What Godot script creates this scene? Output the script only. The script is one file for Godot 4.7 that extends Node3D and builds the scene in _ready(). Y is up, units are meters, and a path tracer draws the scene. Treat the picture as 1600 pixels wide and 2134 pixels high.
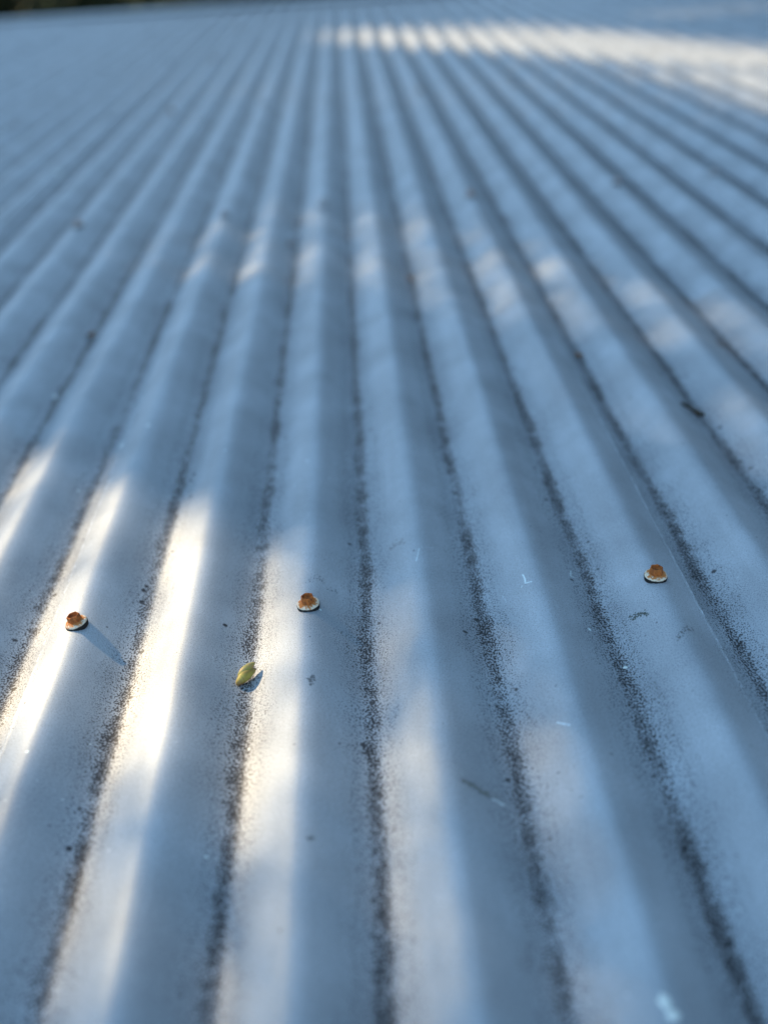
extends Node3D
# A weathered corrugated steel roof seen from close above it, in the dappled shade of trees.
# x runs across the ribs, -z along them away from the camera, y = 0 is the mid height of the sheet.

const PITCH := 0.0762          # one corrugation
const FOCAL := 2158.0          # pixels, for the 1600 x 2134 photograph
const EYE := Vector3(0.2059, 0.4007, 0.0)
const GROUND := -2.7
const PURLIN := 1.0696         # spacing of the screw rows
const FIRST_ROW := -0.5601
const NEAR_START := -0.12      # the stretch of roof with textures of its own
const NEAR_LENGTH := 1.0
const ROOF_NEAR := 0.45
const TAN_FLANK := 0.605

var cam_right: Vector3
var cam_up: Vector3
var cam_forward: Vector3
var sun_to := Vector3(-0.655, 0.508, -0.558).normalized()
var profile_table := PackedFloat32Array()
var dent := FastNoiseLite.new()
var rng := RandomNumberGenerator.new()
var used := {}

# ---------------------------------------------------------------- helpers

func numbered(called: String) -> String:
	if not used.has(called):
		used[called] = 0
		return called
	used[called] += 1
	return "%s_%03d" % [called, used[called]]

func tag(o: Node, label: String, category := "", group := "", kind := "") -> void:
	if label: o.set_meta("label", label)
	if category: o.set_meta("category", category)
	if group: o.set_meta("group", group)
	if kind: o.set_meta("kind", kind)

func base(called: String, at: Vector3) -> Node3D:
	var o := Node3D.new()
	o.name = numbered(called)
	add_child(o)
	o.position = at
	return o

func put(called: String, mesh: Mesh, m: Material, parent: Node3D) -> MeshInstance3D:
	var o := MeshInstance3D.new()
	o.name = called
	o.mesh = mesh
	if m: o.material_override = m
	parent.add_child(o, true)
	return o

func matte(c: Color, rough := 0.9, spec := 0.3) -> StandardMaterial3D:
	var m := StandardMaterial3D.new()
	m.albedo_color = c.linear_to_srgb()
	m.roughness = rough
	m.metallic_specular = spec
	return m

func tinted(rough := 0.9, spec := 0.3) -> StandardMaterial3D:
	var m := matte(Color.WHITE, rough, spec)
	m.vertex_color_use_as_albedo = true
	return m

# ---------------------------------------------------------------- the corrugated shape

func make_profile() -> void:
	# rounded crests and valleys joined by nearly straight flanks
	var n := 256
	var y := 0.0
	var sum := 0.0
	profile_table.resize(n)
	for i in n:
		profile_table[i] = y
		sum += y
		y -= TAN_FLANK * tanh(1.4 * sin(TAU * (i + 0.5) / n)) / tanh(1.4) * PITCH / n
	var low := profile_table[n / 2]
	for i in n:
		profile_table[i] -= low * 0.5

func profile(x: float) -> float:
	var t := fposmod(x / PITCH, 1.0) * 256.0
	var i := int(t)
	return lerpf(profile_table[i % 256], profile_table[(i + 1) % 256], t - i)

func dents(x: float, z: float) -> float:
	return 0.0006 * dent.get_noise_2d(x * 100.0, z * 55.0) + 0.00012 * dent.get_noise_2d(x * 420.0 + 70.0, z * 260.0)

func roof_height(x: float, z: float) -> float:
	return profile(x) + dents(x, z)

func roof_normal(x: float, z: float) -> Vector3:
	var e := 0.0015
	return Vector3(roof_height(x - e, z) - roof_height(x + e, z), 2.0 * e, roof_height(x, z - e) - roof_height(x, z + e)).normalized()

func pixel_ray(px: float, py: float) -> Vector3:
	return (cam_forward + (px - 800.0) / FOCAL * cam_right - (py - 1067.0) / FOCAL * cam_up).normalized()

func on_roof(px: float, py: float) -> Vector3:   # where the roof lies in the direction of a pixel
	var d := pixel_ray(px, py)
	var t := (EYE.y - 0.013) / -d.y
	var p := EYE + d * t
	while p.y > roof_height(p.x, p.z):
		t += 0.0004
		p = EYE + d * t
	return p

func roof_end(x: float) -> float:
	return -6.1 + 0.22 * x

# ---------------------------------------------------------------- the sheet's surface: paint, mould in the valleys, specks, droppings

func sheet_image(w: int, h: int, x0: float, x1: float, z0: float, length: float, sd: int, marks: Array) -> ImageTexture:
	var fine := FastNoiseLite.new()
	fine.seed = sd
	fine.noise_type = FastNoiseLite.TYPE_SIMPLEX
	fine.fractal_octaves = 2
	var texel := (x1 - x0) / w * 1000.0
	fine.frequency = 0.52 * texel
	var grain := fine.get_image(w, h).get_data()
	fine.seed = sd + 5
	fine.frequency = 0.09 * texel
	fine.fractal_octaves = 3
	var clump := fine.get_image(w, h).get_data()
	fine.seed = sd + 9
	fine.frequency = 0.010 * texel
	fine.fractal_octaves = 5
	var mottle := fine.get_image(w, h).get_data()
	fine.seed = sd + 12
	fine.frequency = 0.85 * texel
	fine.fractal_octaves = 1
	var dust := fine.get_image(w, h).get_data()
	fine.seed = sd + 15
	fine.frequency = 0.05 * texel
	fine.fractal_octaves = 4
	var streaks := fine.get_image(w, h / 16)
	streaks.resize(w, h, Image.INTERPOLATE_CUBIC)
	var runs := streaks.get_data()
	var wander := FastNoiseLite.new()
	wander.seed = sd + 3
	wander.frequency = 1.0
	var bytes := PackedByteArray()
	bytes.resize(w * h * 3)
	# per column: distance from the nearest valley line and which valley that is
	var off := PackedFloat32Array()
	var which := PackedInt32Array()
	off.resize(w)
	which.resize(w)
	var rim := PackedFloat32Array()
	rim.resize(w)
	var first := int(floor(x0 / PITCH)) - 1
	for i in w:
		var x := x0 + (i + 0.5) / w * (x1 - x0)
		var k := int(round(x / PITCH - 0.5))
		off[i] = (x / PITCH - 0.5 - k) * PITCH * 1000.0
		which[i] = k - first
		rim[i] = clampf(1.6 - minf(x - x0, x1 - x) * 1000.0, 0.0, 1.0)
	var count := int(ceil((x1 - x0) / PITCH)) + 4
	var half := PackedFloat32Array()
	var shift := PackedFloat32Array()
	var thick := PackedFloat32Array()
	half.resize(count)
	shift.resize(count)
	thick.resize(count)
	var at := 0
	for j in h:
		var z := z0 - (j + 0.5) / h * length
		for k in count:
			var q := (k + first) * 13.7
			half[k] = 4.5 + 1.5 * wander.get_noise_2d(z * 14.0, q) + 1.0 * wander.get_noise_2d(z * 45.0, q + 4.0)
			shift[k] = -0.6 + 2.2 * wander.get_noise_2d(z * 9.0, q + 8.0)
			thick[k] = 0.70 + 0.42 * wander.get_noise_2d(z * 9.0, q + 20.0) + 0.28 * wander.get_noise_2d(z * 40.0, q + 33.0)
		for i in w:
			var k := which[i]
			var d := absf(off[i] - shift[k]) / half[k]
			var g := grain[at] * 0.00392
			var c := clump[at] * 0.00392
			var m := mottle[at] * 0.00392
			var dark := 0.0
			var film := 0.0
			if d < 3.0:   # mould: a thin film with grains on it, dense in the valley line, breaking up beside it
				var cover := thick[k] * (1.1 - 0.55 * d * d if d < 1.0 else 0.55 * exp(-2.0 * (d - 1.0)))
				var lump := cover * (0.50 + 0.62 * c)
				dark = clampf((lump + (g - 0.5) * 1.9 - 0.47) * 3.4, 0.0, 0.94)
				film = clampf((lump + (g - 0.5) * 0.5 - 0.28) * 1.1, 0.0, 0.28)
			var s := dust[at] * 0.00392
			var fleck := clampf((s + 0.30 * c - 0.85) * 3.0, 0.0, 0.5)
			dark = maxf(dark, fleck * (0.7 if d < 4.0 else 0.4))
			var tone := 1.0 + 0.15 * (m - 0.5) + 0.05 * (runs[at] * 0.00392 - 0.5) + 0.05 * (g - 0.5) + 0.07 * (c - 0.5)
			if rim[i] > 0.0:   # uneven, mostly paler tone along the cut edge
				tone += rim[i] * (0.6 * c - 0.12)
			var r0 := lerpf(172.0 * tone, 104.0, film)
			var g0 := lerpf(178.0 * tone, 104.0, film)
			var b0 := lerpf(184.0 * (0.985 * tone + 0.015), 108.0, film)
			bytes[at * 3] = int(clampf(lerpf(r0, 38.0, dark), 0, 255))
			bytes[at * 3 + 1] = int(clampf(lerpf(g0, 37.0, dark), 0, 255))
			bytes[at * 3 + 2] = int(clampf(lerpf(b0, 39.0, dark), 0, 255))
			at += 1
	var im := Image.create_from_data(w, h, false, Image.FORMAT_RGB8, bytes)
	var r := RandomNumberGenerator.new()
	r.seed = sd + 77
	# single larger grains of dirt beside the valleys
	for n in int(length * count * 26.0):
		var k := first + r.randi_range(0, count)
		var x := (k + 0.5) * PITCH + r.randfn(0.0005, 0.0075)
		dab(im, x, z0 - r.randf() * length, x0, x1, z0, length, r.randf_range(0.0004, 0.0017), Color(0.15, 0.15, 0.16, r.randf_range(0.6, 0.95)), r)
	for n in int(length * count * 12.0):
		dab(im, r.randf_range(x0, x1), z0 - r.randf() * length, x0, x1, z0, length, r.randf_range(0.0003, 0.0007), Color(0.22, 0.22, 0.23, r.randf_range(0.4, 0.8)), r)
	for n in int(length * count * 5.0):   # pale specks
		dab(im, r.randf_range(x0, x1), z0 - r.randf() * length, x0, x1, z0, length, r.randf_range(0.0003, 0.0006), Color(0.93, 0.95, 0.94, 0.8), r)
	for mark in marks:
		var pts: Array = mark.at
		for s in pts.size() - 1:
			var a: Vector2 = pts[s]
			var b: Vector2 = pts[s + 1]
			var steps := maxi(2, int(a.distance_to(b) / 1.2))
			for n in steps:
				var q := a.lerp(b, (n + 0.5) / steps)
				if r.randf() > mark.get("fill", 1.0):
					continue
				q += Vector2(r.randfn(0, 1), r.randfn(0, 1)) * float(mark.get("scatter", 0.0))
				var p := on_roof(q.x, q.y)
				dab(im, p.x, p.z, x0, x1, z0, length, mark.size, mark.color, r)
	im.generate_mipmaps()
	return ImageTexture.create_from_image(im)

func dab(im: Image, x: float, z: float, x0: float, x1: float, z0: float, length: float, radius: float, color: Color, r: RandomNumberGenerator) -> void:
	var w := im.get_width()
	var h := im.get_height()
	var cx := (x - x0) / (x1 - x0) * w
	var cy := (z0 - z) / length * h
	var rx := radius / (x1 - x0) * w * r.randf_range(0.8, 1.3)
	var ry := radius / length * h * r.randf_range(0.8, 1.4)
	for j in range(int(floor(cy - ry)), int(ceil(cy + ry)) + 1):
		if j < 0 or j >= h:
			continue
		for i in range(int(floor(cx - rx)), int(ceil(cx + rx)) + 1):
			if i < 0 or i >= w:
				continue
			var e := Vector2((i + 0.5 - cx) / maxf(rx, 0.5), (j + 0.5 - cy) / maxf(ry, 0.5)).length()
			var a := clampf((1.15 - e) * 2.5, 0.0, 1.0) * color.a
			if a > 0.02:
				im.set_pixel(i, j, im.get_pixel(i, j).lerp(Color(color.r, color.g, color.b), a))

func paint_material(t: Texture2D) -> StandardMaterial3D:
	var m := StandardMaterial3D.new()
	m.albedo_texture = t
	m.albedo_color = Color(0.97, 0.985, 1.0)
	m.roughness = 0.56
	m.metallic = 0.30
	m.metallic_specular = 0.5
	m.texture_filter = BaseMaterial3D.TEXTURE_FILTER_LINEAR_WITH_MIPMAPS
	return m

func lip(edge: float) -> float:
	return 0.0005 * exp(-pow((edge - 0.0009) / 0.0010, 2.0))

# one sheet from x0 to x1; the stretch near the first screws and the rest are two surfaces
func sheet_mesh(x0: float, x1: float, left: float, lift: float, z_from: float, far_part: bool, phase: float) -> ArrayMesh:
	var xs := PackedFloat32Array()
	var per := 20 if absf(x0 + x1) < 1.6 else 12
	var n := int(round((x1 - x0) / PITCH * per))
	for e in [0.0, 0.0005, 0.0010, 0.0015, 0.0021, 0.0028]:
		xs.append(x0 + e)
	for i in range(1, n):
		xs.append(x0 + (x1 - x0) * i / n)
	for e in [0.0028, 0.0021, 0.0015, 0.0010, 0.0005, 0.0]:
		xs.append(x1 - e)
	n = xs.size() - 1
	var zs := PackedFloat32Array()   # 0..1 along the stretch
	var rows := 44 if not far_part else 90
	for j in rows + 1:
		zs.append(float(j) / rows)
	var st := SurfaceTool.new()
	st.begin(Mesh.PRIMITIVE_TRIANGLES)
	var stop := NEAR_START - NEAR_LENGTH
	var width := xs.size()
	var thick := 0.0016
	for j in rows + 1:
		for i in width:
			var x := xs[i]
			var z := lerpf(z_from, stop, zs[j]) if not far_part else lerpf(stop, roof_end(x), zs[j])
			var curl := 0.0
			var normal := roof_normal(x, z)
			if lift > 0.0:   # the rolled lip of the upper sheet
				curl = lip(minf(x - x0, x1 - x))
				var slope := (lip(minf(x + 0.0001 - x0, x1 - x - 0.0001)) - lip(minf(x - 0.0001 - x0, x1 - x + 0.0001))) / 0.0002
				normal = (normal - Vector3(slope, 0, 0) * normal.y).normalized()
			st.set_uv(Vector2((x - left) / (5.62 * PITCH), (NEAR_START - z) / NEAR_LENGTH + phase))
			st.set_normal(normal)
			st.add_vertex(Vector3(x, roof_height(x, z) + lift + curl, z))
	for j in rows:
		for i in n:
			var a := j * width + i
			for v in [a, a + width, a + 1, a + 1, a + width, a + width + 1]:
				st.add_index(v)
	# the cut edges: the sheet's thickness, turned down
	var start := (rows + 1) * width
	for side in 2:
		var i := 0 if side == 0 else n
		var out_ := Vector3(-1 if side == 0 else 1, 0.25, 0).normalized()
		for j in rows + 1:
			var x := xs[i]
			var z := lerpf(z_from, stop, zs[j]) if not far_part else lerpf(stop, roof_end(x), zs[j])
			var y := roof_height(x, z) + lift + (lip(0.0) if lift > 0.0 else 0.0)
			for k in 2:
				st.set_uv(Vector2(0.001 if side == 0 else 0.999, (NEAR_START - z) / NEAR_LENGTH + phase))
				st.set_normal(out_)
				st.add_vertex(Vector3(x, y - thick * k, z))
		for j in rows:
			var a := start + j * 2
			var order := [a, a + 1, a + 2, a + 2, a + 1, a + 3]
			for v in order:
				st.add_index(v)
		start += (rows + 1) * 2
	return st.commit()

# ---------------------------------------------------------------- screws

func lathe(points: Array, around: int, wobble: float, sd: int, paint: Callable, corners := 0) -> ArrayMesh:
	var noise := FastNoiseLite.new()
	noise.seed = sd
	noise.frequency = 1.0
	var st := SurfaceTool.new()
	st.begin(Mesh.PRIMITIVE_TRIANGLES)
	st.set_smooth_group(0 if corners == 0 else -1)
	var grid := []
	for i in points.size():
		var ring := []
		for j in around:
			var a := TAU * j / around
			var k := 1.0
			if corners:
				var s := TAU / corners
				var flat := cos(s / 2.0) / cos(fposmod(a, s) - s / 2.0)
				k = lerpf(1.0, flat, points[i][2])
			k *= 1.0 + wobble * noise.get_noise_3d(cos(a) * 2.0, i * 0.7, sin(a) * 2.0)
			ring.append(Vector3(cos(a) * points[i][0] * k, points[i][1] + wobble * 0.003 * noise.get_noise_3d(cos(a) * 3.0, i * 0.7 + 9.0, sin(a) * 3.0), sin(a) * points[i][0] * k))
		grid.append(ring)
	for i in points.size() - 1:
		for j in around:
			var a: Vector3 = grid[i][j]
			var b: Vector3 = grid[i][(j + 1) % around]
			var c: Vector3 = grid[i + 1][j]
			var d: Vector3 = grid[i + 1][(j + 1) % around]
			for v in [a, b, c, b, d, c]:
				st.set_color(paint.call(v))
				st.add_vertex(v)
	st.generate_normals()
	return st.commit()

func make_screw(sd: int, paint_left := 0.0) -> MeshInstance3D:
	var root := MeshInstance3D.new()
	root.name = "roofing_screw"
	var noise := FastNoiseLite.new()
	noise.seed = sd * 31 + 4
	noise.frequency = 420.0
	noise.fractal_octaves = 3
	var rust := func(v: Vector3) -> Color:
		var n := noise.get_noise_3dv(v)
		var c := Color(0.44, 0.13, 0.03).lerp(Color(0.17, 0.055, 0.024), clampf(0.35 + n * 1.7, 0, 1))
		return c.lerp(Color(0.50, 0.18, 0.05), clampf(noise.get_noise_3dv(v * 1.7 + Vector3(3, 1, 2)) * 2.0 - 0.2, 0, 1)).lerp(Color(0.37, 0.40, 0.44), paint_left)
	var flaking := func(v: Vector3) -> Color:
		var rad := Vector2(v.x, v.z).length()
		var n := noise.get_noise_3dv(v)
		var white := clampf((rad - 0.0059) * 900.0 + n * 3.0, 0, 1)
		return (rust.call(v) as Color).lerp(Color(0.56, 0.24, 0.075), 0.5).lerp(Color(0.70, 0.63, 0.50), white).lerp(Color(0.37, 0.40, 0.44), paint_left)
	var rubber := func(_v: Vector3) -> Color:
		return Color(0.022, 0.020, 0.020)
	var seal := put("seal", lathe([[0.001, 0.0018], [0.0068, 0.0018], [0.0075, 0.0013], [0.0076, 0.0005], [0.0074, -0.0008], [0.0072, -0.0020]], 36, 0.02, sd, rubber), rough_tint, root)
	seal.set_meta("label", "dark rubber seal under the screw")
	var flange := put("flange", lathe([[0.0005, 0.0036], [0.0036, 0.0035], [0.0045, 0.0033], [0.0051, 0.0031], [0.0057, 0.0028], [0.0063, 0.0026], [0.0069, 0.0023], [0.0073, 0.0019], [0.0074, 0.0014], [0.0073, 0.0009]], 64, 0.03, sd + 2, flaking), rough_tint, root)
	flange.set_meta("label", "screw flange with flaking white paint over rust")
	root.mesh = lathe([[0.0003, 0.0056, 0.0], [0.0016, 0.0055, 0.0], [0.0027, 0.0056, 0.0], [0.0031, 0.0062, 0.3], [0.0033, 0.0073, 0.5], [0.0036, 0.0076, 0.8], [0.0041, 0.0075, 1.0], [0.0044, 0.0071, 1.0], [0.0045, 0.0062, 1.0], [0.0046, 0.0050, 1.0], [0.0047, 0.0030, 1.0]], 48, 0.018, sd + 3, rust, 6)
	root.material_override = rough_tint
	return root

var rough_tint: StandardMaterial3D

# ---------------------------------------------------------------- plants

func leaf_mesh(length: float, width: float) -> ArrayMesh:
	var st := SurfaceTool.new()
	st.begin(Mesh.PRIMITIVE_TRIANGLES)
	var rim := [Vector3(0, 0, 0), Vector3(width * 0.42, 0.1 * width, length * 0.3), Vector3(width * 0.4, 0.05 * width, length * 0.62), Vector3(0, -0.16 * width, length), Vector3(-width * 0.4, 0.05 * width, length * 0.62), Vector3(-width * 0.42, 0.1 * width, length * 0.3)]
	var mid := Vector3(0, 0, length * 0.5)
	for i in 6:
		for v in [mid, rim[i], rim[(i + 1) % 6]]:
			st.add_vertex(v)
	st.generate_normals()
	return st.commit()

func inside(poly: PackedVector2Array, q: Vector2) -> bool:
	return Geometry2D.is_point_in_polygon(q, poly)

# Share of leaves left out sunward of a roof spot: gaps cut for sun patches.
var gaps := []
func gap_at(p: Vector3) -> float:
	var q := p - sun_to * (p.y / sun_to.y)
	var open := 0.0
	for g in gaps:
		if g.box.has_point(Vector2(q.x, q.z)) and inside(g.poly, Vector2(q.x, q.z)):
			open = maxf(open, g.open)
	return open

func tube(st: SurfaceTool, pts: Array, radii: Array, around := 8) -> void:
	var rings := []
	for i in pts.size():
		var dir: Vector3 = (pts[mini(i + 1, pts.size() - 1)] - pts[maxi(i - 1, 0)]).normalized()
		var side := dir.cross(Vector3(0.31, 0.2, 0.93)).normalized()
		var up := side.cross(dir)
		var ring := []
		for j in around:
			var a := TAU * j / around
			ring.append(pts[i] + (side * cos(a) + up * sin(a)) * radii[i])
		rings.append(ring)
	for i in pts.size() - 1:
		for j in around:
			var k := (j + 1) % around
			for v in [rings[i][j], rings[i + 1][j], rings[i][k], rings[i][k], rings[i + 1][j], rings[i + 1][k]]:
				st.add_vertex(v)
	for e in [0, pts.size() - 1]:
		for j in around:
			for v in ([pts[e], rings[e][(j + 1) % around], rings[e][j]] if e > 0 else [pts[e], rings[e][j], rings[e][(j + 1) % around]]):
				st.add_vertex(v)

func tree(called: String, label: String, foot: Vector3, center: Vector3, radii: Vector3, leaves: int, leaf: ArrayMesh, m: Material, sd: int, group := "", thin := true, clump_count := 120, low := Color(0.045, 0.085, 0.022), high := Color(0.10, 0.14, 0.035)) -> void:
	var root := base(called, foot)
	tag(root, label, "tree", group)
	var r := RandomNumberGenerator.new()
	r.seed = sd
	var c := center - foot
	var tops := []
	var st := SurfaceTool.new()
	st.begin(Mesh.PRIMITIVE_TRIANGLES)
	var fork := Vector3(c.x * 0.55, c.y - radii.y * 0.75, c.z * 0.55)
	tube(st, [Vector3.ZERO, fork * 0.3 + Vector3(0.05, 0, 0.03), fork * 0.7, fork], [0.2, 0.16, 0.14, 0.12], 10)
	for i in 11:
		var d := Vector3(r.randfn(0, 1), r.randfn(0.2, 0.8), r.randfn(0, 1)).normalized()
		var e := c + d * radii * r.randf_range(0.55, 0.85)
		var mid := fork.lerp(e, 0.5) + Vector3(r.randf_range(-0.2, 0.2), 0.15, r.randf_range(-0.2, 0.2))
		if thin and (gap_at(e + foot) > 0.1 or gap_at(mid + foot) > 0.1):
			continue
		tube(st, [fork, mid, e], [0.09, 0.05, 0.015], 6)
		tops.append(e)
	st.generate_normals()
	put("trunk", st.commit(), bark, root)
	var places: Array[Transform3D] = []
	var tries := 0
	var clumps := []
	for i in clump_count:
		var d := Vector3(r.randfn(0, 1), r.randfn(0, 1), r.randfn(0, 1)).normalized() * pow(r.randf(), 0.45)
		clumps.append(c + d * radii)
	while places.size() < leaves and tries < leaves * 4:
		tries += 1
		var k: Vector3 = clumps[r.randi() % clumps.size()]
		var p := k + Vector3(r.randfn(0, 1), r.randfn(0, 0.8), r.randfn(0, 1)) * radii * 0.17
		if thin:
			var open := gap_at(p + foot)
			if open > 0.0 and r.randf() < open:
				continue
		var b := Basis.from_euler(Vector3(r.randf_range(-1.3, 0.6), r.randf() * TAU, r.randf_range(-0.7, 0.7))).scaled(Vector3.ONE * r.randf_range(0.7, 1.25))
		places.append(Transform3D(b, p))
	var mm := MultiMesh.new()
	mm.transform_format = MultiMesh.TRANSFORM_3D
	mm.use_colors = true
	mm.mesh = leaf
	mm.instance_count = places.size()
	for i in places.size():
		mm.set_instance_transform(i, places[i])
		mm.set_instance_color(i, low.lerp(high, r.randf()))
	var crown := MultiMeshInstance3D.new()
	crown.name = "crown"
	crown.multimesh = mm
	crown.material_override = m
	crown.set_meta("kind", "stuff")
	root.add_child(crown, true)

var bark: StandardMaterial3D

func hole(points: Array, open: float) -> void:
	var poly := PackedVector2Array(points)
	var box := Rect2(poly[0], Vector2.ZERO)
	for p in poly:
		box = box.expand(p)
	gaps.append({"poly": poly, "box": box.grow(0.01), "open": open})

# ---------------------------------------------------------------- the scene

func _ready() -> void:
	# camera
	var yaw := 0.0015
	var pitch := 0.5255
	var roll := -0.081
	cam_forward = Vector3(sin(yaw) * cos(pitch), -sin(pitch), -cos(yaw) * cos(pitch))
	var flat := Vector3(cos(yaw), 0, sin(yaw))
	var upright := flat.cross(cam_forward)
	cam_right = cos(roll) * flat + sin(roll) * upright
	cam_up = -sin(roll) * flat + cos(roll) * upright
	var cam := Camera3D.new()
	cam.name = "camera"
	var lens := CameraAttributesPhysical.new()
	lens.frustum_focal_length = 12.0 * FOCAL / 1067.0
	lens.frustum_focus_distance = 0.66
	lens.exposure_aperture = 1.95
	lens.frustum_near = 0.02
	lens.frustum_far = 900.0
	cam.attributes = lens
	cam.fov = rad_to_deg(2.0 * atan(1067.0 / FOCAL))
	cam.near = 0.02
	cam.far = 900.0
	add_child(cam)
	cam.transform = Transform3D(Basis(cam_right, cam_up, -cam_forward), EYE)
	cam.current = true

	# sky, sun, exposure
	var sky_look := ProceduralSkyMaterial.new()
	sky_look.sky_top_color = Color(0.172, 0.32, 0.505).linear_to_srgb()
	sky_look.sky_horizon_color = Color(0.62, 0.80, 0.95).linear_to_srgb()
	sky_look.sky_curve = 0.25
	sky_look.ground_bottom_color = Color(0.06, 0.07, 0.05).linear_to_srgb()
	sky_look.ground_horizon_color = Color(0.25, 0.32, 0.38).linear_to_srgb()
	sky_look.sun_angle_max = 30.0
	var sky := Sky.new()
	sky.sky_material = sky_look
	var env := Environment.new()
	env.background_mode = Environment.BG_SKY
	env.sky = sky
	env.tonemap_mode = Environment.TONE_MAPPER_LINEAR
	env.tonemap_exposure = 2.18
	env.sdfgi_enabled = true
	env.ssao_enabled = true
	env.ssil_enabled = true
	var around := WorldEnvironment.new()
	around.name = "world_environment"
	around.environment = env
	add_child(around)
	var sun := DirectionalLight3D.new()
	sun.name = "sun"
	sun.light_energy = 1.08
	sun.light_color = Color(1.0, 0.74, 0.43).linear_to_srgb()
	sun.light_angular_distance = 0.5
	sun.shadow_enabled = true
	add_child(sun)
	sun.look_at_from_position(sun_to * 20.0, Vector3.ZERO)

	dent.seed = 11
	dent.frequency = 0.06
	rng.seed = 5
	make_profile()
	rough_tint = tinted(0.85, 0.35)
	bark = matte(Color(0.09, 0.065, 0.045), 0.95, 0.2)

	build_ground()
	build_roof()
	build_trees()
	build_litter()

func build_ground() -> void:
	var plane := PlaneMesh.new()
	plane.size = Vector2(700, 700)
	var m := matte(Color(0.07, 0.10, 0.035), 1.0, 0.2)
	var n := FastNoiseLite.new()
	n.seed = 3
	n.frequency = 0.02
	n.fractal_octaves = 5
	var t := NoiseTexture2D.new()
	t.noise = n
	t.width = 512
	t.height = 512
	t.seamless = true
	var ramp := Gradient.new()
	ramp.colors = PackedColorArray([Color(0.55, 0.5, 0.4), Color(1, 1, 1)])
	t.color_ramp = ramp
	m.albedo_texture = t
	m.uv1_triplanar = true
	m.uv1_world_triplanar = true
	m.uv1_scale = Vector3.ONE * 0.25
	var o := put("ground", plane, m, self)
	o.position = Vector3(0, GROUND, 0)
	tag(o, "grassy ground around the shed", "ground", "", "structure")

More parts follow.
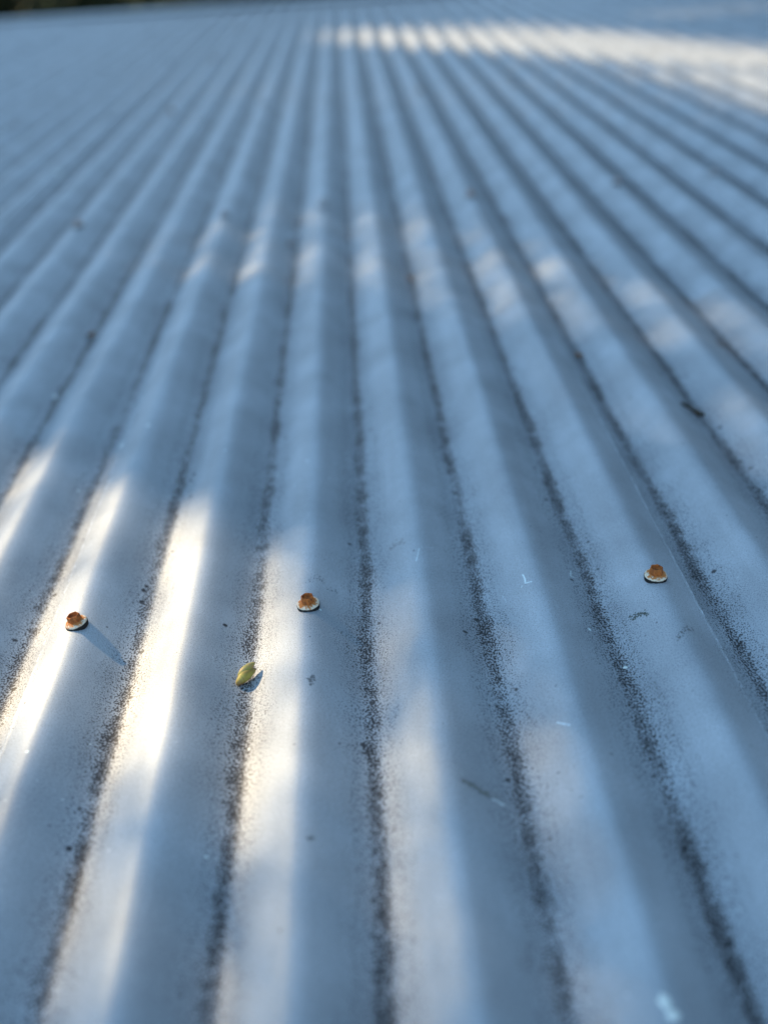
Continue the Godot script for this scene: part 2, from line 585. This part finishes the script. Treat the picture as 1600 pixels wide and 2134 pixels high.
func build_roof() -> void:
	var root := base("corrugated_roof", Vector3.ZERO)
	tag(root, "weathered blue-grey corrugated steel roof with dirty valleys and rusty screws", "roof", "", "thing")
	var cover := 5.0 * PITCH
	var reach := 0.31 * PITCH
	# sheets 0 (middle), -1 and 1 have surfaces of their own near the first screws
	var white := Color(0.90, 0.95, 0.95, 0.95)
	var marks := [
		{"at": [Vector2(1088, 1201), Vector2(1093, 1210), Vector2(1094, 1220)], "size": 0.0005, "color": white},
		{"at": [Vector2(1094, 1220), Vector2(1108, 1216)], "size": 0.0004, "color": white},
		{"at": [Vector2(1088, 1225), Vector2(1086, 1229)], "size": 0.0004, "color": white},
		{"at": [Vector2(1188, 1194), Vector2(1188, 1204), Vector2(1195, 1208)], "size": 0.0005, "color": white},
		{"at": [Vector2(874, 1146), Vector2(867, 1174)], "size": 0.00035, "color": white},
		{"at": [Vector2(878, 1142), Vector2(880, 1146)], "size": 0.0003, "color": white},
		{"at": [Vector2(888, 1145), Vector2(905, 1146)], "size": 0.0003, "color": Color(0.9, 0.93, 0.95, 0.4)},
		{"at": [Vector2(1046, 1246), Vector2(1055, 1260)], "size": 0.0003, "color": Color(0.9, 0.93, 0.95, 0.5)},
		{"at": [Vector2(1226, 1314), Vector2(1229, 1319)], "size": 0.0008, "color": white},
		{"at": [Vector2(1160, 1511), Vector2(1186, 1516)], "size": 0.0006, "color": Color(0.85, 0.92, 0.95, 0.55), "fill": 0.7},
		{"at": [Vector2(470, 942), Vector2(471, 943)], "size": 0.0008, "color": white},
		{"at": [Vector2(640, 963), Vector2(641, 964)], "size": 0.0007, "color": white},
		{"at": [Vector2(687, 1000), Vector2(688, 1001)], "size": 0.0005, "color": white},
		{"at": [Vector2(702, 1002), Vector2(703, 1003)], "size": 0.0005, "color": white},
		{"at": [Vector2(164, 1022), Vector2(165, 1024)], "size": 0.0010, "color": white},
		{"at": [Vector2(668, 1275), Vector2(669, 1276)], "size": 0.0007, "color": white},
		{"at": [Vector2(58, 1570), Vector2(60, 1572)], "size": 0.0009, "color": white},
		{"at": [Vector2(430, 1790), Vector2(432, 1791)], "size": 0.0008, "color": white},
		# scrape: scuffed grey-green, then bare metal
		{"at": [Vector2(962, 1632), Vector2(985, 1642), Vector2(1022, 1668)], "size": 0.0009, "color": Color(0.40, 0.42, 0.40, 0.22), "scatter": 3.0},
		{"at": [Vector2(962, 1632), Vector2(1040, 1668)], "size": 0.0006, "color": Color(0.45, 0.46, 0.42, 0.2), "scatter": 4.0},
		{"at": [Vector2(1025, 1670), Vector2(1052, 1684)], "size": 0.0006, "color": Color(0.88, 0.92, 0.93, 0.45), "scatter": 1.0},
		# crusty lichen scribbles and smudges
		{"at": [Vector2(1310, 1293), Vector2(1328, 1284), Vector2(1348, 1283), Vector2(1325, 1290), Vector2(1315, 1296)], "size": 0.0005, "color": Color(0.24, 0.27, 0.25, 0.8), "scatter": 2.5, "fill": 0.9},
		{"at": [Vector2(1412, 1338), Vector2(1418, 1326), Vector2(1430, 1312), Vector2(1440, 1318)], "size": 0.0005, "color": Color(0.33, 0.34, 0.34, 0.55), "scatter": 2.5},
		{"at": [Vector2(812, 1150), Vector2(828, 1138), Vector2(845, 1131)], "size": 0.0005, "color": Color(0.36, 0.34, 0.32, 0.6), "scatter": 3.0},
		{"at": [Vector2(640, 1218), Vector2(655, 1210), Vector2(672, 1210), Vector2(676, 1222)], "size": 0.0004, "color": Color(0.3, 0.33, 0.34, 0.6), "scatter": 2.5, "fill": 0.8},
		{"at": [Vector2(680, 1232), Vector2(705, 1238)], "size": 0.0004, "color": Color(0.3, 0.33, 0.34, 0.6), "scatter": 2.0, "fill": 0.7},
		{"at": [Vector2(642, 1420), Vector2(654, 1414), Vector2(648, 1432)], "size": 0.0007, "color": Color(0.36, 0.38, 0.40, 0.6), "scatter": 2.5},
		{"at": [Vector2(642, 1752), Vector2(655, 1750)], "size": 0.0007, "color": Color(0.34, 0.36, 0.36, 0.45), "scatter": 2.0},
		{"at": [Vector2(145, 1773), Vector2(149, 1775)], "size": 0.0013, "color": Color(0.16, 0.17, 0.2, 0.9)},
		{"at": [Vector2(300, 1234), Vector2(302, 1236)], "size": 0.0013, "color": Color(0.17, 0.17, 0.19, 0.9)},
		{"at": [Vector2(307, 1226), Vector2(308, 1227)], "size": 0.0012, "color": Color(0.17, 0.17, 0.19, 0.9)},
		{"at": [Vector2(296, 1258), Vector2(297, 1259)], "size": 0.0013, "color": Color(0.17, 0.17, 0.19, 0.9)},
		{"at": [Vector2(297, 1363), Vector2(298, 1364)], "size": 0.0016, "color": Color(0.33, 0.33, 0.33, 0.9)},
		{"at": [Vector2(1490, 712), Vector2(1510, 722)], "size": 0.0016, "color": Color(0.42, 0.31, 0.25, 0.6), "scatter": 3.0, "fill": 0.7},
	]
	var near := {}
	for s in [-1, 0, 1]:
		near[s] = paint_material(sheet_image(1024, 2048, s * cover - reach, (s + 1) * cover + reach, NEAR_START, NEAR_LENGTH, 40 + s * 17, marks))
	print("near surfaces done")
	var plain := []
	for i in 2:
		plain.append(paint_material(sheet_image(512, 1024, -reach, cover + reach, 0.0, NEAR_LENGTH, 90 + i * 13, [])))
	for s in range(-7, 7):
		var over: bool = s % 2 == 0
		var x0: float = s * cover + (-reach if over else -reach * 0.1)
		var x1: float = (s + 1) * cover + (reach if over else reach * 0.1)
		var lift := 0.0017 if over else 0.0
		var a := sheet_mesh(x0, x1, s * cover - reach, lift, ROOF_NEAR, false, 0.0 if near.has(s) else 0.37 * s)
		var b := sheet_mesh(x0, x1, s * cover - reach, lift, ROOF_NEAR, true, 0.23 * s)
		var st := SurfaceTool.new()
		var mesh := ArrayMesh.new()
		mesh.add_surface_from_arrays(Mesh.PRIMITIVE_TRIANGLES, a.surface_get_arrays(0))
		mesh.add_surface_from_arrays(Mesh.PRIMITIVE_TRIANGLES, b.surface_get_arrays(0))
		var p: StandardMaterial3D = plain[absi(s) % 2]
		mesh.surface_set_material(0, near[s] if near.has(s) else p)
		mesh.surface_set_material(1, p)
		put("roof_sheet", mesh, null, root)
	# screws, three a sheet: two makes of rust, turned differently
	var kinds := [make_screw(1), make_screw(2), make_screw(3), make_screw(4, 0.75), make_screw(5, 0.9), make_screw(6, 0.45)]
	var ribs := []
	for s in range(-6, 7):
		ribs.append(s * 5)
		ribs.append(s * 5 + (3 if s == 1 or s == 3 else 2))
	var n := 0
	for row in 6:
		for k in ribs:
			var x: float = k * PITCH
			var z := FIRST_ROW - row * PURLIN + (rng.randfn(0, 0.006) if row > 0 or not (k in [0, 2, 5]) else 0.0)
			if absf(x) > 2.5 or z < roof_end(x) + 0.1:
				continue
			var lean := Vector3(rng.randfn(0, 0.05), rng.randf() * TAU, rng.randfn(0, 0.05))
			var which: int = 3 + (n * 7 + row) % 3   # further up the roof most keep their paint
			if row == 0 and k == 0:
				which = 0
				lean = Vector3(-0.04, 0.3, 0.16)
			elif row == 0 and k == 2:
				which = 1
				lean = Vector3(0.0, 0.75, 0.03)
			elif row == 0 and k == 5:
				which = 2
				lean = Vector3(0.02, 0.1, -0.02)
			var screw: Node3D = kinds[which].duplicate()
			screw.name = "roofing_screw" if n == 0 else "roofing_screw_%03d" % n
			root.add_child(screw)
			screw.position = Vector3(x, roof_height(x, z) + 0.0017, z)
			screw.rotation = lean
			n += 1
			if row == 0 and k == 0:
				tag(screw, "rusty hex screw beside the lap seam, throwing a long shadow")
			elif row == 0 and k == 2:
				tag(screw, "rusty hex screw with a hollow head two ribs from the seam screw")
			elif row == 0 and k == 5:
				tag(screw, "dark rusted screw with a white flaking flange in blue shade")
	for k in kinds:
		k.free()
	# folded flashing along the far cut end, and the shed under the roof
	var metal := matte(Color(0.36, 0.40, 0.44), 0.5, 0.5)
	var edge_x0 := -2.70
	var edge_x1 := 2.70
	var st2 := SurfaceTool.new()
	st2.begin(Mesh.PRIMITIVE_TRIANGLES)
	var section := [Vector2(0.14, 0.014), Vector2(0.13, 0.020), Vector2(0.0, 0.026), Vector2(-0.02, 0.022), Vector2(-0.022, -0.12), Vector2(-0.016, -0.12), Vector2(-0.014, 0.012), Vector2(0.13, 0.013)]
	for i in section.size():
		var p: Vector2 = section[i]
		var q: Vector2 = section[(i + 1) % section.size()]
		var a := Vector3(edge_x0, p.y, roof_end(edge_x0) + p.x)
		var b := Vector3(edge_x1, p.y, roof_end(edge_x1) + p.x)
		var c := Vector3(edge_x0, q.y, roof_end(edge_x0) + q.x)
		var d := Vector3(edge_x1, q.y, roof_end(edge_x1) + q.x)
		for v in [a, b, c, b, d, c]:
			st2.add_vertex(v)
	st2.generate_normals()
	put("edge_flashing", st2.commit(), metal, root)
	var boards := matte(Color(0.20, 0.17, 0.14), 0.9, 0.2)
	var purlin_mesh := BoxMesh.new()
	purlin_mesh.size = Vector3(5.2, 0.07, 0.045)
	for row in 5:
		var o := put("purlin", purlin_mesh, boards, root)
		o.position = Vector3(0, -0.045, FIRST_ROW - row * PURLIN)
	var side_mesh := BoxMesh.new()
	side_mesh.size = Vector3(0.12, -GROUND - 0.03, 5.2)
	for s in [-1, 1]:
		var o := put("wall", side_mesh, boards, root)
		o.position = Vector3(s * 2.45, (GROUND - 0.03) / 2.0, -2.45)
	var end_mesh := BoxMesh.new()
	end_mesh.size = Vector3(4.78, -GROUND - 0.03, 0.12)
	for z in [0.08, -4.98]:
		var o := put("wall", end_mesh, boards, root)
		o.position = Vector3(0, (GROUND - 0.03) / 2.0, z)

func build_trees() -> void:
	# gaps cut through the crowns along the sun's rays, shaped as sun patches
	hole([Vector2(-0.35, -1.10), Vector2(-0.095, -0.88), Vector2(0.05, -0.76), Vector2(0.14, -0.67), Vector2(0.20, -0.56), Vector2(0.20, -0.42), Vector2(0.1, -0.38), Vector2(-0.05, -0.42), Vector2(-0.4, -0.55)], 0.93)
	hole([Vector2(-0.12, -0.72), Vector2(0.03, -0.66), Vector2(0.10, -0.56), Vector2(0.08, -0.47), Vector2(-0.06, -0.48)], 0.985)
	hole([Vector2(0.18, -0.72), Vector2(0.31, -0.55), Vector2(0.30, -0.22), Vector2(-0.1, -0.22), Vector2(-0.05, -0.42), Vector2(0.2, -0.42)], 0.84)
	hole([Vector2(0.02, -4.62), Vector2(0.55, -4.48), Vector2(0.98, -4.15), Vector2(1.20, -3.50), Vector2(1.40, -2.98), Vector2(2.1, -2.4), Vector2(1.8, -1.6), Vector2(1.22, -1.92), Vector2(1.04, -2.22), Vector2(0.88, -2.86), Vector2(0.73, -3.28), Vector2(0.49, -3.62), Vector2(0.08, -3.92)], 1.0)
	hole([Vector2(-0.22, -1.15), Vector2(-0.12, -1.55), Vector2(0.04, -1.78), Vector2(0.23, -1.68), Vector2(0.38, -1.5), Vector2(0.52, -1.22), Vector2(0.68, -1.0), Vector2(0.74, -0.72), Vector2(0.5, -0.68), Vector2(0.38, -0.85), Vector2(0.32, -1.0), Vector2(0.2, -1.2)], 0.86)
	hole([Vector2(1.2, -4.3), Vector2(1.9, -4.2), Vector2(1.9, -3.9), Vector2(1.2, -4.05)], 0.9)
	var leaf := leaf_mesh(0.115, 0.062)
	var small_leaf := leaf_mesh(0.046, 0.025)
	var green := tinted(0.6, 0.4)
	green.backlight_enabled = true
	green.backlight = Color(0.05, 0.09, 0.015).linear_to_srgb()
	var olive := tinted(0.7, 0.3)
	var shaded_green := matte(Color.WHITE, 0.8, 0.3)
	shaded_green.vertex_color_use_as_albedo = true
	var g := "trees that shade the roof"
	tree("shade_tree", "leafy tree with boughs reaching towards the roof", Vector3(-5.2, GROUND, -5.2), Vector3(-4.35, 3.55, -4.80), Vector3(1.25, 1.7, 1.25), 145000, small_leaf, green, 21, g, true, 1600)
	tree("shade_tree", "tall tree far behind the leafy one beside the roof", Vector3(-12.6, GROUND, -15.6), Vector3(-11.8, 9.3, -15.2), Vector3(3.0, 2.6, 3.0), 60000, leaf, green, 22, g)
	# unseen trees added on the right to darken and warm the facing rib flanks
	var g2 := "unseen trees added across from the sun"
	var spots := [Vector3(3.2, 2.4, -12.2), Vector3(4.8, 3.2, -9.0), Vector3(4.7, 3.4, -5.6), Vector3(4.6, 3.4, -2.2), Vector3(4.8, 3.2, 1.3)]
	for i in spots.size():
		var at: Vector3 = spots[i]
		tree("added_tree", ["unseen bushy olive tree added past the far right corner of the roof", "unseen olive tree added second along the yard from the far corner", "middle unseen olive tree of the added row along the yard", "unseen olive tree in the added row beside the screws' end of the roof", "last unseen olive tree of the added row, past the near eave"][i], Vector3(at.x, GROUND, at.z), at, Vector3(1.8, 5.2, 2.3), 28000, leaf, olive, 31 + i, g2, false, 120, Color(0.10, 0.10, 0.035), Color(0.18, 0.15, 0.06))
	# shrubs under the far edge, their shade put into dark leaf colours
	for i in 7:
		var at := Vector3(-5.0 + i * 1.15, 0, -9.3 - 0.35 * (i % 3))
		tree("garden_shrub", "dense shrub below the far roof edge with shade put into its leaf colour", Vector3(at.x, GROUND, at.z), Vector3(at.x, -1.0, at.z), Vector3(0.9, 1.6, 0.8), 9000, leaf, shaded_green, 51 + i, "shrubs below the far roof edge", false, 120, Color(0.014, 0.024, 0.010), Color(0.026, 0.038, 0.016))

func top_of(x: float, z: float) -> float:   # the sheet that lies uppermost there
	var t := fposmod(x, 10.0 * PITCH)
	var over := t < 5.31 * PITCH or t > 9.69 * PITCH
	return roof_height(x, z) + (0.0017 if over else 0.0)

func spindle(a: Vector3, b: Vector3, radius: float, flat: float, sd: int, tone: Color, blush: Color) -> ArrayMesh:
	var st := SurfaceTool.new()
	st.begin(Mesh.PRIMITIVE_TRIANGLES)
	var n := FastNoiseLite.new()
	n.seed = sd
	n.frequency = 170.0
	var dir := (b - a).normalized()
	var side := dir.cross(Vector3.UP).normalized()
	var up := side.cross(dir)
	var rings := []
	for i in 15:
		var t := i / 14.0
		var fat := pow(sin(PI * pow(t, 0.85)), 0.6) * (1.0 - 0.1 * t)
		var ring := []
		for j in 18:
			var q := TAU * j / 18
			var p := a.lerp(b, t) + up * sin(PI * t) * radius * 0.35 + (side * cos(q) + up * sin(q) * flat) * radius * fat
			ring.append(p + (p - a.lerp(b, t)) * 0.12 * n.get_noise_3dv(p))
		rings.append(ring)
	for i in 14:
		for j in 18:
			var k := (j + 1) % 18
			for v in [rings[i][j], rings[i + 1][j], rings[i][k], rings[i][k], rings[i + 1][j], rings[i + 1][k]]:
				var e := clampf(0.32 + 1.6 * n.get_noise_3dv(v * 0.7 + Vector3(4, 2, 1)) + (0.45 if i < 4 or i > 11 else 0.0), 0.0, 1.0)
				st.set_color(tone.lerp(blush, e))
				st.add_vertex(v)
	st.generate_normals()
	return st.commit()

func splat(at: Vector3, half_x: float, half_z: float, sd: int) -> ArrayMesh:
	var st := SurfaceTool.new()
	st.begin(Mesh.PRIMITIVE_TRIANGLES)
	var n := FastNoiseLite.new()
	n.seed = sd
	n.frequency = 1.0
	var rings := 5
	var grid := []
	for i in rings + 1:
		var ring := []
		for j in 22:
			var q := TAU * j / 22
			var ragged := 1.0 + 0.45 * n.get_noise_2d(cos(q) * 1.6 + 3.0, sin(q) * 1.6)
			var f := float(i) / rings
			var x := at.x + cos(q) * half_x * f * ragged
			var z := at.z + sin(q) * half_z * f * ragged
			var y := top_of(x, z) - 0.0001 + 0.0007 * sqrt(maxf(0.0, 1.0 - f * f)) * (1.0 + 0.5 * n.get_noise_2d(x * 900.0, z * 900.0))
			ring.append(Vector3(x, y, z) - at)
		grid.append(ring)
	for i in rings:
		for j in 22:
			var k := (j + 1) % 22
			for v in [grid[i][j], grid[i][k], grid[i + 1][j], grid[i][k], grid[i + 1][k], grid[i + 1][j]]:
				st.add_vertex(v)
	st.generate_normals()
	return st.commit()

func flake(length: float, width: float, sd: int) -> ArrayMesh:   # a curled bit of dead leaf
	var r := RandomNumberGenerator.new()
	r.seed = sd
	var st := SurfaceTool.new()
	st.begin(Mesh.PRIMITIVE_TRIANGLES)
	var rows := []
	for i in 7:
		var t := i / 6.0
		var half := width * 0.5 * (0.35 + 0.75 * sin(PI * (0.15 + 0.8 * t))) * r.randf_range(0.8, 1.15)
		var row := []
		for j in 5:
			var u := j / 4.0 * 2.0 - 1.0
			row.append(Vector3(u * half, 0.0012 + width * 0.28 * u * u + length * 0.18 * pow(t - 0.5, 2) * 4.0 + r.randf() * 0.0003, (t - 0.5) * length))
		rows.append(row)
	for i in 6:
		for j in 4:
			for v in [rows[i][j], rows[i][j + 1], rows[i + 1][j], rows[i][j + 1], rows[i + 1][j + 1], rows[i + 1][j]]:
				st.set_color(Color(0.30, 0.13, 0.045).lerp(Color(0.14, 0.07, 0.03), r.randf()))
				st.add_vertex(v)
	st.generate_normals()
	return st.commit()

func build_litter() -> void:
	# the green bud: two plump scales side by side, in the valley between the first two screws
	var waxy := tinted(0.5, 0.5)
	waxy.subsurf_scatter_enabled = true
	waxy.subsurf_scatter_strength = 0.05
	var p := on_roof(516, 1422)
	p.y = top_of(p.x, p.z)
	var bud := base("fallen_bud", p)
	tag(bud, "small yellow-green two-lobed bud lying in a dirty valley between two screws", "bud")
	var tone := Color(0.30, 0.35, 0.03)
	var lower := put("bud_scale", spindle(Vector3(-0.0058, 0.0028, 0.0075), Vector3(0.0058, 0.0038, -0.0062), 0.0034, 0.95, 4, Color(0.50, 0.40, 0.07), Color(0.22, 0.11, 0.04)), waxy, bud)
	lower.set_meta("label", "pale yellow bud scale with a brownish blush")
	var upper := put("bud_scale", spindle(Vector3(-0.0048, 0.0046, 0.0022), Vector3(0.0054, 0.0060, -0.0094), 0.0028, 0.95, 8, tone, Color(0.46, 0.32, 0.12)), waxy, bud)
	upper.set_meta("label", "yellow-green bud scale")

	# twig
	var wood := tinted(0.9, 0.2)
	var spine := []
	for q in [Vector2(1418, 842), Vector2(1428, 848), Vector2(1437, 853), Vector2(1446, 860), Vector2(1453, 866), Vector2(1466, 866)]:
		var w := on_roof(q.x, q.y)
		spine.append(Vector3(w.x, top_of(w.x, w.z) + 0.0014, w.z))
	var foot: Vector3 = spine[3]
	foot.y -= 0.0014
	var twig := base("twig", foot)
	tag(twig, "short dark broken twig lying across a valley of the roof", "twig")
	var pts := []
	for v in spine:
		pts.append(v - foot)
	var st := SurfaceTool.new()
	st.begin(Mesh.PRIMITIVE_TRIANGLES)
	st.set_color(Color(0.05, 0.036, 0.022))
	tube(st, pts, [0.0009, 0.0013, 0.0012, 0.0014, 0.0018, 0.0017], 7)
	st.generate_normals()
	put("stem", st.commit(), wood, twig)
	st = SurfaceTool.new()
	st.begin(Mesh.PRIMITIVE_TRIANGLES)
	st.set_color(Color(0.10, 0.06, 0.03))
	tube(st, [pts[3], pts[3] + Vector3(0.001, 0.0018, 0.004), pts[3] + Vector3(0.001, 0.0016, 0.008)], [0.0012, 0.001, 0.0005], 6)
	st.generate_normals()
	put("side_shoot", st.commit(), wood, twig)

	# bits of dead leaf
	var dead := tinted(0.8, 0.3)
	for b in [[855, 588, 0.013, 0.006, 0.2, "orange-brown curled leaf bit in the valley beyond the middle screw"],
			[190, 702, 0.012, 0.006, -0.6, "dull brown leaf bit in a valley left of the lap seam"],
			[604, 516, 0.011, 0.006, 0.1, "brown leaf bit in a valley beyond the green bud"],
			[1206, 745, 0.010, 0.005, 0.7, "brown leaf bit in the valley up from the white-flanged screw"]]:
		var w := on_roof(b[0], b[1])
		w.y = top_of(w.x, w.z)
		var root := put(numbered("leaf_fragment"), flake(b[2], b[3], int(b[0])), dead, self)
		root.position = w
		root.rotation.y = b[4]
		tag(root, b[5], "leaf", "dead leaf bits on the roof")

	# bird droppings
	var chalk := matte(Color(0.70, 0.76, 0.74), 0.9, 0.3)
	for b in [[256, 927, 0.0042, 0.0030, "white bird dropping at the valley edge up from the seam screw"],
			[310, 890, 0.0020, 0.0018, "tiny white dropping on a rib above the bigger valley-edge one"],
			[115, 827, 0.0026, 0.0026, "small pale dropping on a rib flank beside the valley, with a twin"],
			[142, 819, 0.0018, 0.0022, "small pale dropping across the valley from its twin"],
			[1384, 2092, 0.0026, 0.0038, "oval white dropping on the rib shoulder, the larger of a pair"],
			[1401, 2120, 0.0028, 0.0026, "round white dropping on the rib shoulder, the smaller of a pair"],
			[1302, 1396, 0.0015, 0.0014, "white speck of dropping beside the dirty valley below the white-flanged screw"],
			[122, 362, 0.0075, 0.010, "large pale dropping on a rib far up the roof"]]:
		var w := on_roof(b[0], b[1])
		w.y = top_of(w.x, w.z)
		var o := put(numbered("bird_dropping"), splat(w, b[2], b[3], int(b[0])), chalk, self)
		o.position = w
		tag(o, b[4], "bird dropping", "bird droppings on the roof")
